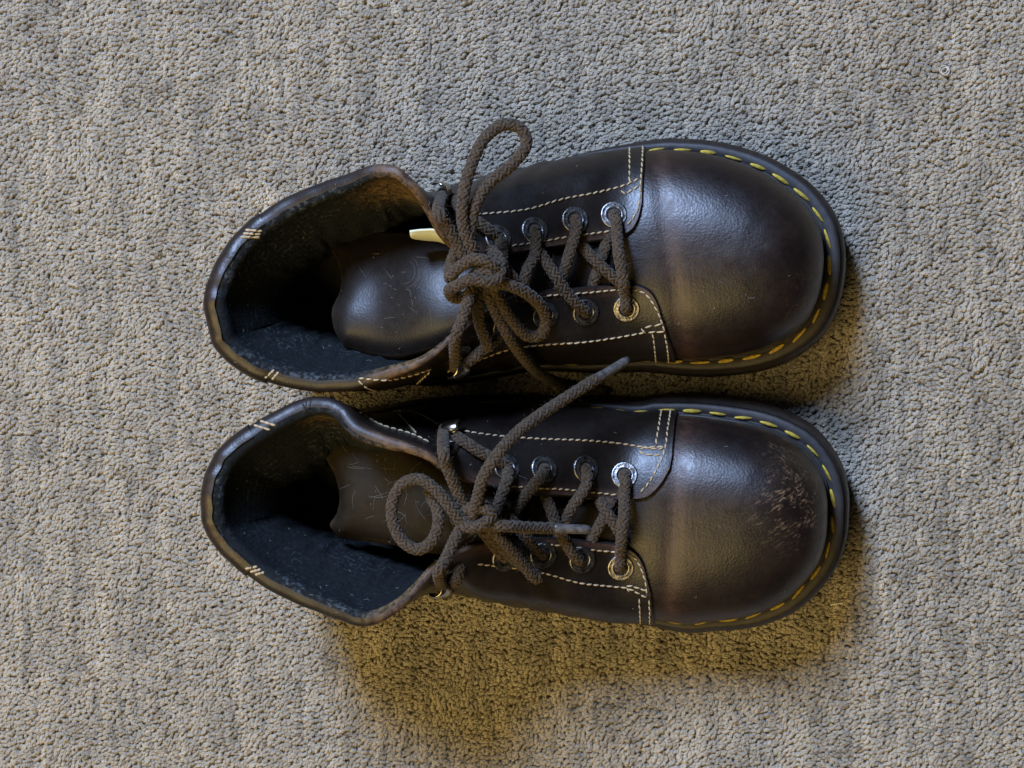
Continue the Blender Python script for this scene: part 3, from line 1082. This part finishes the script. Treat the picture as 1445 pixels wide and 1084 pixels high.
    for (x0_, y0_, x1_, y1_, cnt) in D.get('hairs', []):
        for k in range(cnt):
            u, v = rg.uniform(x0_, x1_), rg.uniform(y0_, y1_)
            a = rg.uniform(0, 3.14); L = rg.uniform(8, 34); bend = rg.normal(0, .35)
            q_ = []
            for t_ in np.linspace(-.5, .5, 7):
                uu = u + math.cos(a) * L * t_ - math.sin(a) * L * bend * (.25 - t_ * t_)
                vv = v + math.sin(a) * L * t_ + math.cos(a) * L * bend * (.25 - t_ * t_)
                p, nr = hit(uu, vv)
                if p is not None and (not q_ or np.linalg.norm(p - q_[-1]) < .004): q_.append(p + nr * rg.uniform(.0001, .0005))
            if len(q_) > 3: lz.put(*tube(np.array(q_), .00004, 3, cap=False))
    o = add('lint_specks', lz.mesh('lint_specks', base), M_LINT, root)
    o['kind'] = 'stuff'
    return root, base, hit

# ---------------------------------------------------------------- boot data, read off the photograph
def mats_far(base):
    lea = leather('boot_leather', (.0080, .0060, .0054), (.015, .0110, .0082), (.085, .042, .026), .38)
    c1 = tuple(P(1125, 412, .055) - base)
    toe = leather('toe_leather', (.0085, .0054, .0046), (.018, .0110, .0074), (.095, .044, .027), .37,
                  scuffs=[(c1, .020, math.radians(-15), .35)])
    tng = leather('tongue_leather', (.007, .006, .006), (.012, .010, .0095), (.07, .048, .027), .42, .9, spec=.36)
    return lea, toe, tng

def mats_near(base):
    lea = leather('boot_leather', (.0080, .0060, .0054), (.015, .0110, .0082), (.085, .042, .026), .38)
    c1 = tuple(P(1105, 715, .060) - base); c2 = tuple(P(1090, 650, .058) - base); c3 = tuple(P(1075, 825, .045) - base)
    toe = leather('scuffed_toe_leather', (.0085, .0054, .0046), (.020, .0122, .0078), (.095, .044, .027), .37,
                  scuffs=[(c1, .027, math.radians(32), .85), (c2, .014, math.radians(-50), .45), (c3, .017, math.radians(-35), .5)])
    tng = leather('worn_tongue_leather', (.008, .0062, .0036), (.015, .0110, .0060), (.08, .054, .028), .66, 1.0, spec=.16)
    return lea, toe, tng

RIM = leather('collar_leather', (.008, .006, .0052), (.016, .0108, .009), (.15, .085, .045), .46)

FAR = dict(seed=3, hairs=[(480, 350, 610, 490, 8), (650, 430, 760, 500, 10)], box=(295, 1170, 200, 550),
    label='dark brown leather lace-up boot farther up, unscuffed toe, cream label inside its opening',
    mats=mats_far, rim_mat=RIM,
    T=[(906, 284, .070), (899, 311, .0715), (883, 328, .0735), (850, 336, .0765), (800, 343, .0825), (740, 353, .092), (690, 358, .101), (650, 352, .110), (628, 330, .118), (612, 300, .124),
       (597, 272, .129), (579, 250, .132), (557, 234, .132), (526, 232, .129), (490, 245, .125), (443, 261, .120), (400, 280, .117), (359, 308, .117),
       (323, 345, .119), (300, 386, .121), (290, 423, .122), (295, 456, .121), (306, 490, .119), (336, 519, .117), (382, 541, .115), (440, 551, .115),
       (496, 546, .118), (545, 532, .121), (588, 517, .122), (615, 500, .119), (640, 478, .114), (690, 440, .102), (740, 417, .092), (790, 411, .083),
       (850, 406, .0765), (898, 405, .0725), (923, 418, .0695), (938, 451, .064)],
    M=[(909, 208), (903, 208.5), (893, 209), (865, 212), (820, 219), (765, 229), (715, 242), (680, 251), (655, 258), (632, 264), (610, 270), (590, 275), (570, 280), (550, 285),
       (520, 291), (475, 299), (440, 309), (405, 328), (378, 354), (364, 384), (358, 420), (362, 455), (374, 485), (397, 508), (430, 522), (475, 530),
       (530, 535), (570, 538), (605, 538), (630, 535), (655, 531), (700, 523), (750, 516), (800, 514), (855, 515), (910, 516), (936, 514.5), (952, 512)],
    sole=[(914, 197), (968, 193), (1022, 199), (1076, 215), (1119, 238), (1155, 267), (1184, 310), (1194, 357), (1191, 404), (1180, 443), (1158, 479),
          (1119, 508), (1069, 526), (1004, 533), (950, 531), (900, 524)],
    waist=(5, 32), vamp_back=800, snap=(815, 905), pole=1070,
    crest=[(1085, 362, .0740), (1060, 362, .0741), (1035, 362, .0740), (1000, 362, .0734), (950, 363, .0722), (915, 364, .0714), (890, 365, .0708), (860, 366, .0698), (800, 368, .070), (760, 368, .069)],
    seam_x=(912, 955), v0=205, v1=510,
    dents=[(555, 552, .092, .026, .0045)], panel=(16.9, 23.9),
    lining_wear=[(545, 268, .118, .013, 1.0), (588, 288, .118, .013, 1.0)],
    tongue=[(868, 338, 868, 408, .0705, .001), (800, 325, 800, 425, .0760, .002), (740, 330, 740, 432, .086, .003), (680, 330, 680, 455, .097, .004),
            (620, 330, 625, 487, .096, .005), (560, 326, 560, 506, .087, .008), (508, 326, 512, 500, .080, .009)],
    tongue_tilt=.020, tongue_tip=[(446, 338, .062), (467, 359, .068), (478, 385, .075), (475, 412, .082), (464, 437, .088), (467, 466, .091), (482, 490, .089)],
    eyelets=[(866, 303), (811, 310), (754, 325), (702, 336), (884, 436), (826, 441), (769, 445), (712, 462)],
    hooks=[(624, 292, -10, -14), (648, 500, -2, 14)],
    seams=[],
    laces=[], aglets=[])

FAR['tacks'] = [[(345, 324), (369, 326)], [(338, 334), (366, 335)], [(342, 329), (367, 330.5)], [(373, 534), (386, 522)], [(383, 536), (392, 525)]]
FAR['seams'] = FAR['tacks'] + [
    [(670, 303), (740, 296), (789, 282), (834, 273), (876, 263), (902, 252)],
    [(878, 267), (882, 273), (902, 262)],
    [(888, 205), (888, 230), (888, 258)],
    [(907, 204), (906, 230), (904, 255), (901, 290), (892, 309), (884, 317)],
    [(861, 326), (797, 335), (763, 341), (721, 347)],
    [(770, 417), (827, 413), (872, 409), (899, 410), (914, 418), (925, 434), (933, 452), (938, 468)],
    [(908, 462), (935, 457)], [(908, 462), (910, 468), (938, 468)],
    [(921, 470), (924, 492), (926, 514)], [(938, 471), (942, 492), (944, 513)],
    [(910, 469), (865, 477), (819, 483), (770, 486), (721, 492), (676, 507), (630, 524)],
    [(505, 534), (543, 536), (577, 530), (608, 520)],
    [(505, 536), (516, 546), (543, 553), (577, 549), (601, 543), (625, 522)],
    [(580, 548), (606, 524)]]
FAR['laces'] = [
    # bar across the lowest pair
    [('q', 866, 302, -5), ('q', 866, 303, 0.5), ('q', 868, 313, 3.4), ('q', 869, 326, 4.0), (873, 360, .0835), (880, 395, .0815), ('q', 882, 414, 3.8), ('q', 883, 428, 3.2), ('q', 884, 437, 0), ('q', 884, 438, -5)],
    # hidden crosses under the facings
    [(858, 332, .0715), (850, 360, .0745), (840, 390, .0750), (834, 408, .0730)],
    [(815, 338, .0770), (832, 360, .0790), (855, 382, .0775), (878, 402, .0735)],
    # from each eyelet over its own edge and under the other one
    [('q', 811, 309, -5), ('q', 811, 310, .8), ('q', 811, 322, 3.4), ('q', 807, 338, 4.2), (801, 365, .0875), (794, 390, .0845), (786, 415, .0800)],
    [('q', 826, 442, -5), ('q', 825, 440, .8), ('q', 813, 428, 3.4), ('q', 800, 415, 4.4), (783, 389, .0905), (766, 363, .0905), (752, 345, .0870)],
    [('q', 754, 324, -5), ('q', 754, 326, .8), ('q', 752, 340, 3.4), ('q', 749, 353, 4.2), (744, 380, .0975), (737, 405, .0955), (730, 425, .0910)],
    [('q', 769, 446, -5), ('q', 768, 444, .8), ('q', 757, 430, 3.4), ('q', 745, 418, 4.4), (725, 395, .1010), (708, 370, .1010), (695, 350, .0980)],
    [('q', 702, 335, -5), ('q', 702, 337, .8), ('q', 704, 350, 3.4), (708, 372, .1080), (712, 395, .1060), (705, 425, .1010)],
    [('q', 712, 463, -5), ('q', 711, 461, .8), ('q', 705, 447, 3.4), (695, 425, .1090), (680, 400, .1100)],
    # eyelets to hooks
    [('q', 702, 336, 1.5), ('q', 680, 325, 3.4), ('q', 655, 306, 3.4), ('q', 636, 288, 3.2), ('q', 624, 280, 3.4), ('q', 616, 283, 3.4), (618, 297, .1330), (630, 318, .1315), (646, 345, .1265), (660, 372, .1230)],
    [('q', 712, 462, 1.5), ('q', 690, 476, 3.4), ('q', 668, 492, 3.4), ('q', 652, 505, 3.4), ('q', 643, 510, 3.4), ('q', 636, 500, 3.6), (642, 478, .1255), (652, 450, .1260), (660, 424, .1250), (668, 400, .1220)],
    # knot
    [(646, 345, .1200), (636, 372, .1180), (634, 392, .1220), (644, 380, .1270), (666, 366, .1310), (690, 371, .1300), (702, 386, .1250), (698, 404, .1200), (682, 404, .1160)],
    [(690, 352, .1180), (703, 366, .1230), (704, 390, .1270), (688, 398, .1300), (664, 394, .1310), (643, 404, .1280), (633, 410, .1230), (640, 420, .1180), (660, 418, .1140)],
    [(660, 400, .1190), (672, 386, .1270), (688, 384, .1290), (696, 392, .1260)],
    # standing loop
    [(676, 378, .1210), (668, 354, .1270), (653, 318, .1320), (653, 280, .1340), (661, 243, .1335), (680, 199, .1300), (709, 176, .1260), (734, 181, .1235), (742, 204, .1230), (722, 232, .1250), (690, 258, .1280), (670, 290, .1300), (663, 330, .1280), (668, 366, .1220)],
    # drooping loop
    [(684, 396, .1200), (704, 399, .1230), (732, 408, .1180), (758, 426, .1090), (770, 450, .1010), (764, 471, .0970), (744, 474, .0985), (724, 455, .1060), (706, 428, .1150), (692, 404, .1190)],
    # tail running down between the boots
    [(682, 400, .1180), (692, 424, .1170), (705, 452, .1090), (722, 482, .0990), (741, 508, .0800), (761, 527, .0560), (785, 539, .0330), (812, 545, .0140), (828, 548, .0060)],
    # second tail tucked under the bow
    [(672, 404, .1200), (674, 430, .1160), (676, 456, .1110), (684, 478, .1070), (690, 492, .1030)],
]
FAR['aglets'] = [((828, 548, .0058), (856, 552, .0035))]

NEAR = dict(seed=8, hairs=[(480, 630, 625, 760, 34), (650, 640, 760, 790, 14)], box=(290, 1170, 560, 885),
    label='dark brown leather lace-up boot lower down, scuffed toe and round lace loop over its opening',
    mats=mats_near, rim_mat=RIM,
    T=[(949, 646, .0655), (940, 673, .069), (914, 700, .0718), (871, 705, .0748), (824, 701, .0805), (770, 697, .091), (715, 690, .101), (665, 677, .110), (635, 665, .116),
       (610, 642, .120), (580, 627, .122), (545, 615, .122), (511, 599, .120), (488, 573, .117), (459, 560, .115), (423, 564, .114), (383, 583, .115),
       (341, 609, .117), (310, 637, .119), (293, 668, .121), (286, 704, .122), (289, 739, .121), (302, 766, .119), (328, 794, .118), (368, 826, .117),
       (414, 851, .119), (458, 868, .122), (499, 883, .126), (522, 884, .128), (548, 873, .127), (573, 854, .124), (596, 828, .119), (622, 798, .113),
       (665, 775, .105), (715, 765, .096), (766, 762, .088), (817, 765, .0805), (858, 770, .0755), (890, 778, .0722), (908, 797, .069), (919, 830, .063)],
    M=[(953, 586), (944, 585.5), (925, 584), (890, 581), (840, 578), (785, 575), (735, 573), (690, 572), (655, 573), (630, 574), (600, 576), (570, 579), (545, 583),
       (525, 587), (500, 591), (470, 597), (436, 608), (405, 626), (380, 648), (366, 675), (360, 706), (362, 736), (373, 762), (397, 786), (432, 803),
       (470, 812), (510, 820), (545, 826), (565, 829), (590, 832), (612, 835), (635, 839), (665, 844), (705, 851), (750, 860), (795, 869), (840, 877),
       (875, 884), (903, 889), (915, 889.5), (922, 889)],
    sole=[(894, 566), (928, 558), (979, 557), (1031, 562), (1082, 571), (1126, 588), (1160, 612), (1188, 653), (1198, 690), (1199, 722), (1196, 758),
          (1184, 796), (1160, 830), (1130, 859), (1099, 876), (1060, 888), (1010, 893), (950, 893)],
    waist=(5, 35), vamp_back=800, snap=(815, 905), pole=1070,
    crest=[(1085, 721, .0740), (1060, 722, .0741), (1035, 724, .0740), (1000, 727, .0734), (950, 731, .0722), (915, 735, .0714), (890, 737, .0708), (860, 738, .0698), (800, 738, .070), (760, 738, .069)],
    seam_x=(950, 926), v0=580, v1=888,
    dents=[], panel=(16.8, 23.6),
    lining_wear=[(560, 622, .116, .010, .8), (600, 640, .116, .010, 1.0), (505, 605, .116, .010, .7), (445, 580, .113, .008, .7)],
    tongue=[(868, 708, 868, 772, .0705, .001), (800, 690, 800, 770, .0760, .002), (740, 680, 740, 775, .086, .003), (680, 665, 680, 775, .096, .004),
            (620, 650, 620, 785, .095, .005), (560, 617, 560, 773, .089, .006), (510, 607, 510, 766, .084, .007)],
    tongue_tip=[(450, 622, .080), (457, 650, .083), (469, 672, .084), (475, 702, .085), (471, 725, .085), (461, 744, .084), (474, 762, .080)],
    eyelets=[(881, 671), (826, 662), (767, 662), (714, 660), (876, 802), (821, 791), (766, 784), (712, 788)],
    hooks=[(640, 628, -3, -16), (628, 812, -4, 14)],
    seams=[], laces=[], aglets=[])
NEAR['tacks'] = [[(357, 600), (380, 607)], [(366, 594), (388, 601)], [(345, 803.5), (362, 800)], [(352, 808), (367, 804)], [(359, 812), (372, 808)]]
NEAR['seams'] = NEAR['tacks'] + [
    [(553, 579), (588, 584), (619, 600), (654, 609), (704, 616), (762, 620), (824, 622), (871, 626), (925, 634), (937, 631)],
    [(937, 631), (906, 633), (908, 641), (933, 643)],
    [(933, 580), (929, 605), (925, 628)],
    [(946, 580), (942, 606), (939, 630), (933, 649), (918, 678), (903, 696)],
    [(871, 699), (832, 695), (793, 691), (762, 690), (720, 687)],
    [(762, 768), (801, 771), (840, 777), (879, 781), (898, 791), (909, 815), (913, 839)],
    [(673, 796), (724, 802), (770, 810), (817, 823), (863, 828), (886, 831), (913, 844)],
    [(913, 834), (886, 827), (888, 837)],
    [(902, 845), (903, 866), (904, 886)], [(916, 847), (917, 866), (917, 886)],
    [(502, 575), (536, 578), (569, 583)], [(506, 582), (536, 600), (579, 613), (605, 625)], [(562, 585), (586, 612)]]
NEAR['laces'] = [
    [('q', 881, 670, -5), ('q', 881, 671, .5), ('q', 882, 682, 3.4), ('q', 882, 697, 4.2), (880, 730, .0835), (877, 762, .0825), ('q', 875, 780, 3.8), ('q', 875, 792, 3.2), ('q', 875, 802, 0), ('q', 875, 804, -5)],
    [(862, 706, .0740), (852, 730, .0765), (840, 752, .0765), (830, 772, .0735)],
    [(845, 706, .0760), (856, 724, .0780), (870, 745, .0765), (882, 768, .0725)],
    [('q', 826, 661, -5), ('q', 826, 663, .8), ('q', 823, 677, 3.4), ('q', 818, 692, 4.3), (808, 715, .0880), (797, 738, .0850), (786, 764, .0800)],
    [('q', 819, 793, -5), ('q', 817, 791, .8), ('q', 806, 780, 3.4), ('q', 797, 767, 4.3), (787, 745, .0885), (777, 720, .0890), (768, 697, .0860)],
    [('q', 767, 661, -5), ('q', 767, 663, .8), ('q', 759, 675, 3.4), ('q', 748, 688, 4.3), (735, 708, .0970), (722, 728, .0960), (712, 752, .0920)],
    [('q', 766, 785, -5), ('q', 764, 783, .8), ('q', 752, 773, 3.4), (738, 755, .0990), (722, 735, .1000), (706, 715, .0990)],
    [('q', 714, 659, -5), ('q', 714, 661, .8), ('q', 711, 674, 3.4), ('q', 707, 688, 4.3), (703, 712, .1070), (696, 735, .1060), (690, 758, .1010)],
    [('q', 712, 788, -5), ('q', 711, 786, .8), ('q', 700, 775, 3.4), (686, 757, .1060), (672, 738, .1070)],
    # eyelets to hooks and on to the knot
    [('q', 714, 660, 1.5), ('q', 694, 652, 3.2), ('q', 672, 642, 3.2), ('q', 652, 628, 3.2), ('q', 638, 617, 3.4), ('q', 626, 617, 3.4), (625, 636, .1280), (631, 660, .1270), (643, 690, .1220), (655, 718, .1180)],
    [('q', 672, 786, -8), ('q', 656, 797, -5), ('q', 646, 807, 2.0), ('q', 636, 818, 3.4), ('q', 626, 826, 3.4), ('q', 616, 820, 3.4), (618, 808, .1265), (628, 790, .1250), (642, 760, .1210), (654, 738, .1170)],
    # knot
    [(640, 735, .1130), (655, 722, .1190), (672, 716, .1220), (690, 722, .1220), (693, 736, .1190), (680, 744, .1150)],
    [(646, 716, .1150), (648, 736, .1200), (664, 745, .1230), (684, 738, .1230), (692, 724, .1190), (684, 714, .1150)],
    # round loop over the opening
    [(676, 732, .1180), (652, 736, .1210), (634, 716, .1235), (616, 694, .1245), (592, 677, .1245), (568, 683, .1230), (554, 706, .1220), (553, 734, .1220), (566, 763, .1220), (588, 776, .1225), (607, 766, .1225), (617, 745, .1215), (617, 722, .1195), (608, 702, .1170), (604, 690, .1150)],
    # second loop lying over the side
    [(668, 734, .1180), (686, 742, .1190), (708, 762, .1130), (732, 790, .1030), (750, 812, .0960), (758, 818, .0930), (752, 808, .0950), (728, 792, .0985), (706, 770, .1060), (684, 748, .1130)],
    # long tail over the gap
    [(664, 742, .1150), (668, 724, .1210), (674, 700, .1260), (682, 672, .1290), (702, 641, .1280), (724, 616, .1230), (750, 594, .1160), (790, 567, .1050), (836, 538, .0930), (842, 534, .0915)],
    # short tail
    [(664, 738, .1150), (686, 742, .1190), (714, 743, .1180), (745, 745, .1080), (776, 746, .0985), (782, 746, .0975)],
]
NEAR['aglets'] = [((838, 537, .0925), (886, 508, .0800)), ((778, 746, .0980), (832, 748, .0935))]

far_root, far_base, far_hit = build_boot(FAR)
near_root, near_base, near_hit = build_boot(NEAR)

# cream label tucked beside the tongue of the far boot
lab = np.array([[P(577, 326, .1150), P(597, 324, .1160), P(616, 325, .1170), P(638, 338, .1180)],
                [P(579, 335, .1115), P(598, 336, .1105), P(616, 337, .1110), P(640, 344, .1120)],
                [P(586, 338, .1010), P(602, 340, .1000), P(620, 342, .1000), P(640, 350, .1010)]])
shell(spline2(lab, 12, 16), .0005, 'label_tab', far_base, M_LABEL, far_root)

# embossed mark on the far boot's tongue: a rough roundel and bits of worn print
mb = MB()
def print_line(pts, r=.00022):
    q = []
    for u, v in pts:
        p, nr = far_hit(u, v)
        if p is not None:
            q.append(p + nr * .00003)
    if len(q) > 1:
        mb.put(*tube(np.array(q), r, 5))
for cu, cv, rr, a0, a1 in ((567, 383, 24, -.9, 1.3), (567, 383, 18, -1.0, 1.5), (567, 383, 27, .2, .9)):
    print_line([(cu + rr * math.cos(a), cv + rr * math.sin(a)) for a in np.linspace(a0, a1, 9)], .00012)
for seg in ([(541, 379), (552, 393)], [(577, 409), (580, 420)], [(580, 422), (582, 434)], [(539, 401), (545, 400)], [(548, 402), (552, 405)],
            [(554, 407), (559, 409)], [(572, 408), (577, 409)], [(534, 425), (538, 426)], [(562, 430), (564, 431)], [(525, 358), (535, 358)], [(565, 384), (571, 384)]):
    print_line(seg, .00016)
add('embossed_mark', mb.mesh('embossed_mark', far_base), M_EMBOSS, far_root)

# ------------------------------------------------------------------ small debris
def strand(name, label, cat, pts, r, mat, group=None):
    path = smooth_curve(np.array(pts), .0004)
    b = path[0].copy()
    v, f = tube(path, r, 6)
    o = add(name, mesh_from(name, v, f, b), mat)
    o.location = b
    tag(o, label, cat, group)
    return o
c = [P(1331 + 6.0 * math.cos(a) + 2.2 * a / 6, 97 + 6.0 * math.sin(a) + 2.4 * a / 6, .0012 + .0002 * math.sin(a * 2)) for a in np.linspace(-.6, 11.4, 40)]
strand('thread_curl', 'tiny curled white thread lying on the carpet at upper right', 'thread', c, .00026, plain('thread_white', (.50, .46, .38), .8, bump=0))
strand('lint_fibre', 'short white lint fibre on the carpet beside the scuffed toe', 'lint', [P(1172, 854, .001), P(1180, 852, .0014), P(1190, 852, .001)], .00035, M_WHITE)
pp, nr = near_hit(431, 580)
strand('loose_thread', 'loose black thread hanging over the collar of the scuffed boot', 'thread',
       [P(425, 566, .1185), P(428, 574, .1195), P(430, 581, .1200), P(432, 570, .1200), P(433, 553, .1195)], .00028, M_BLACK)
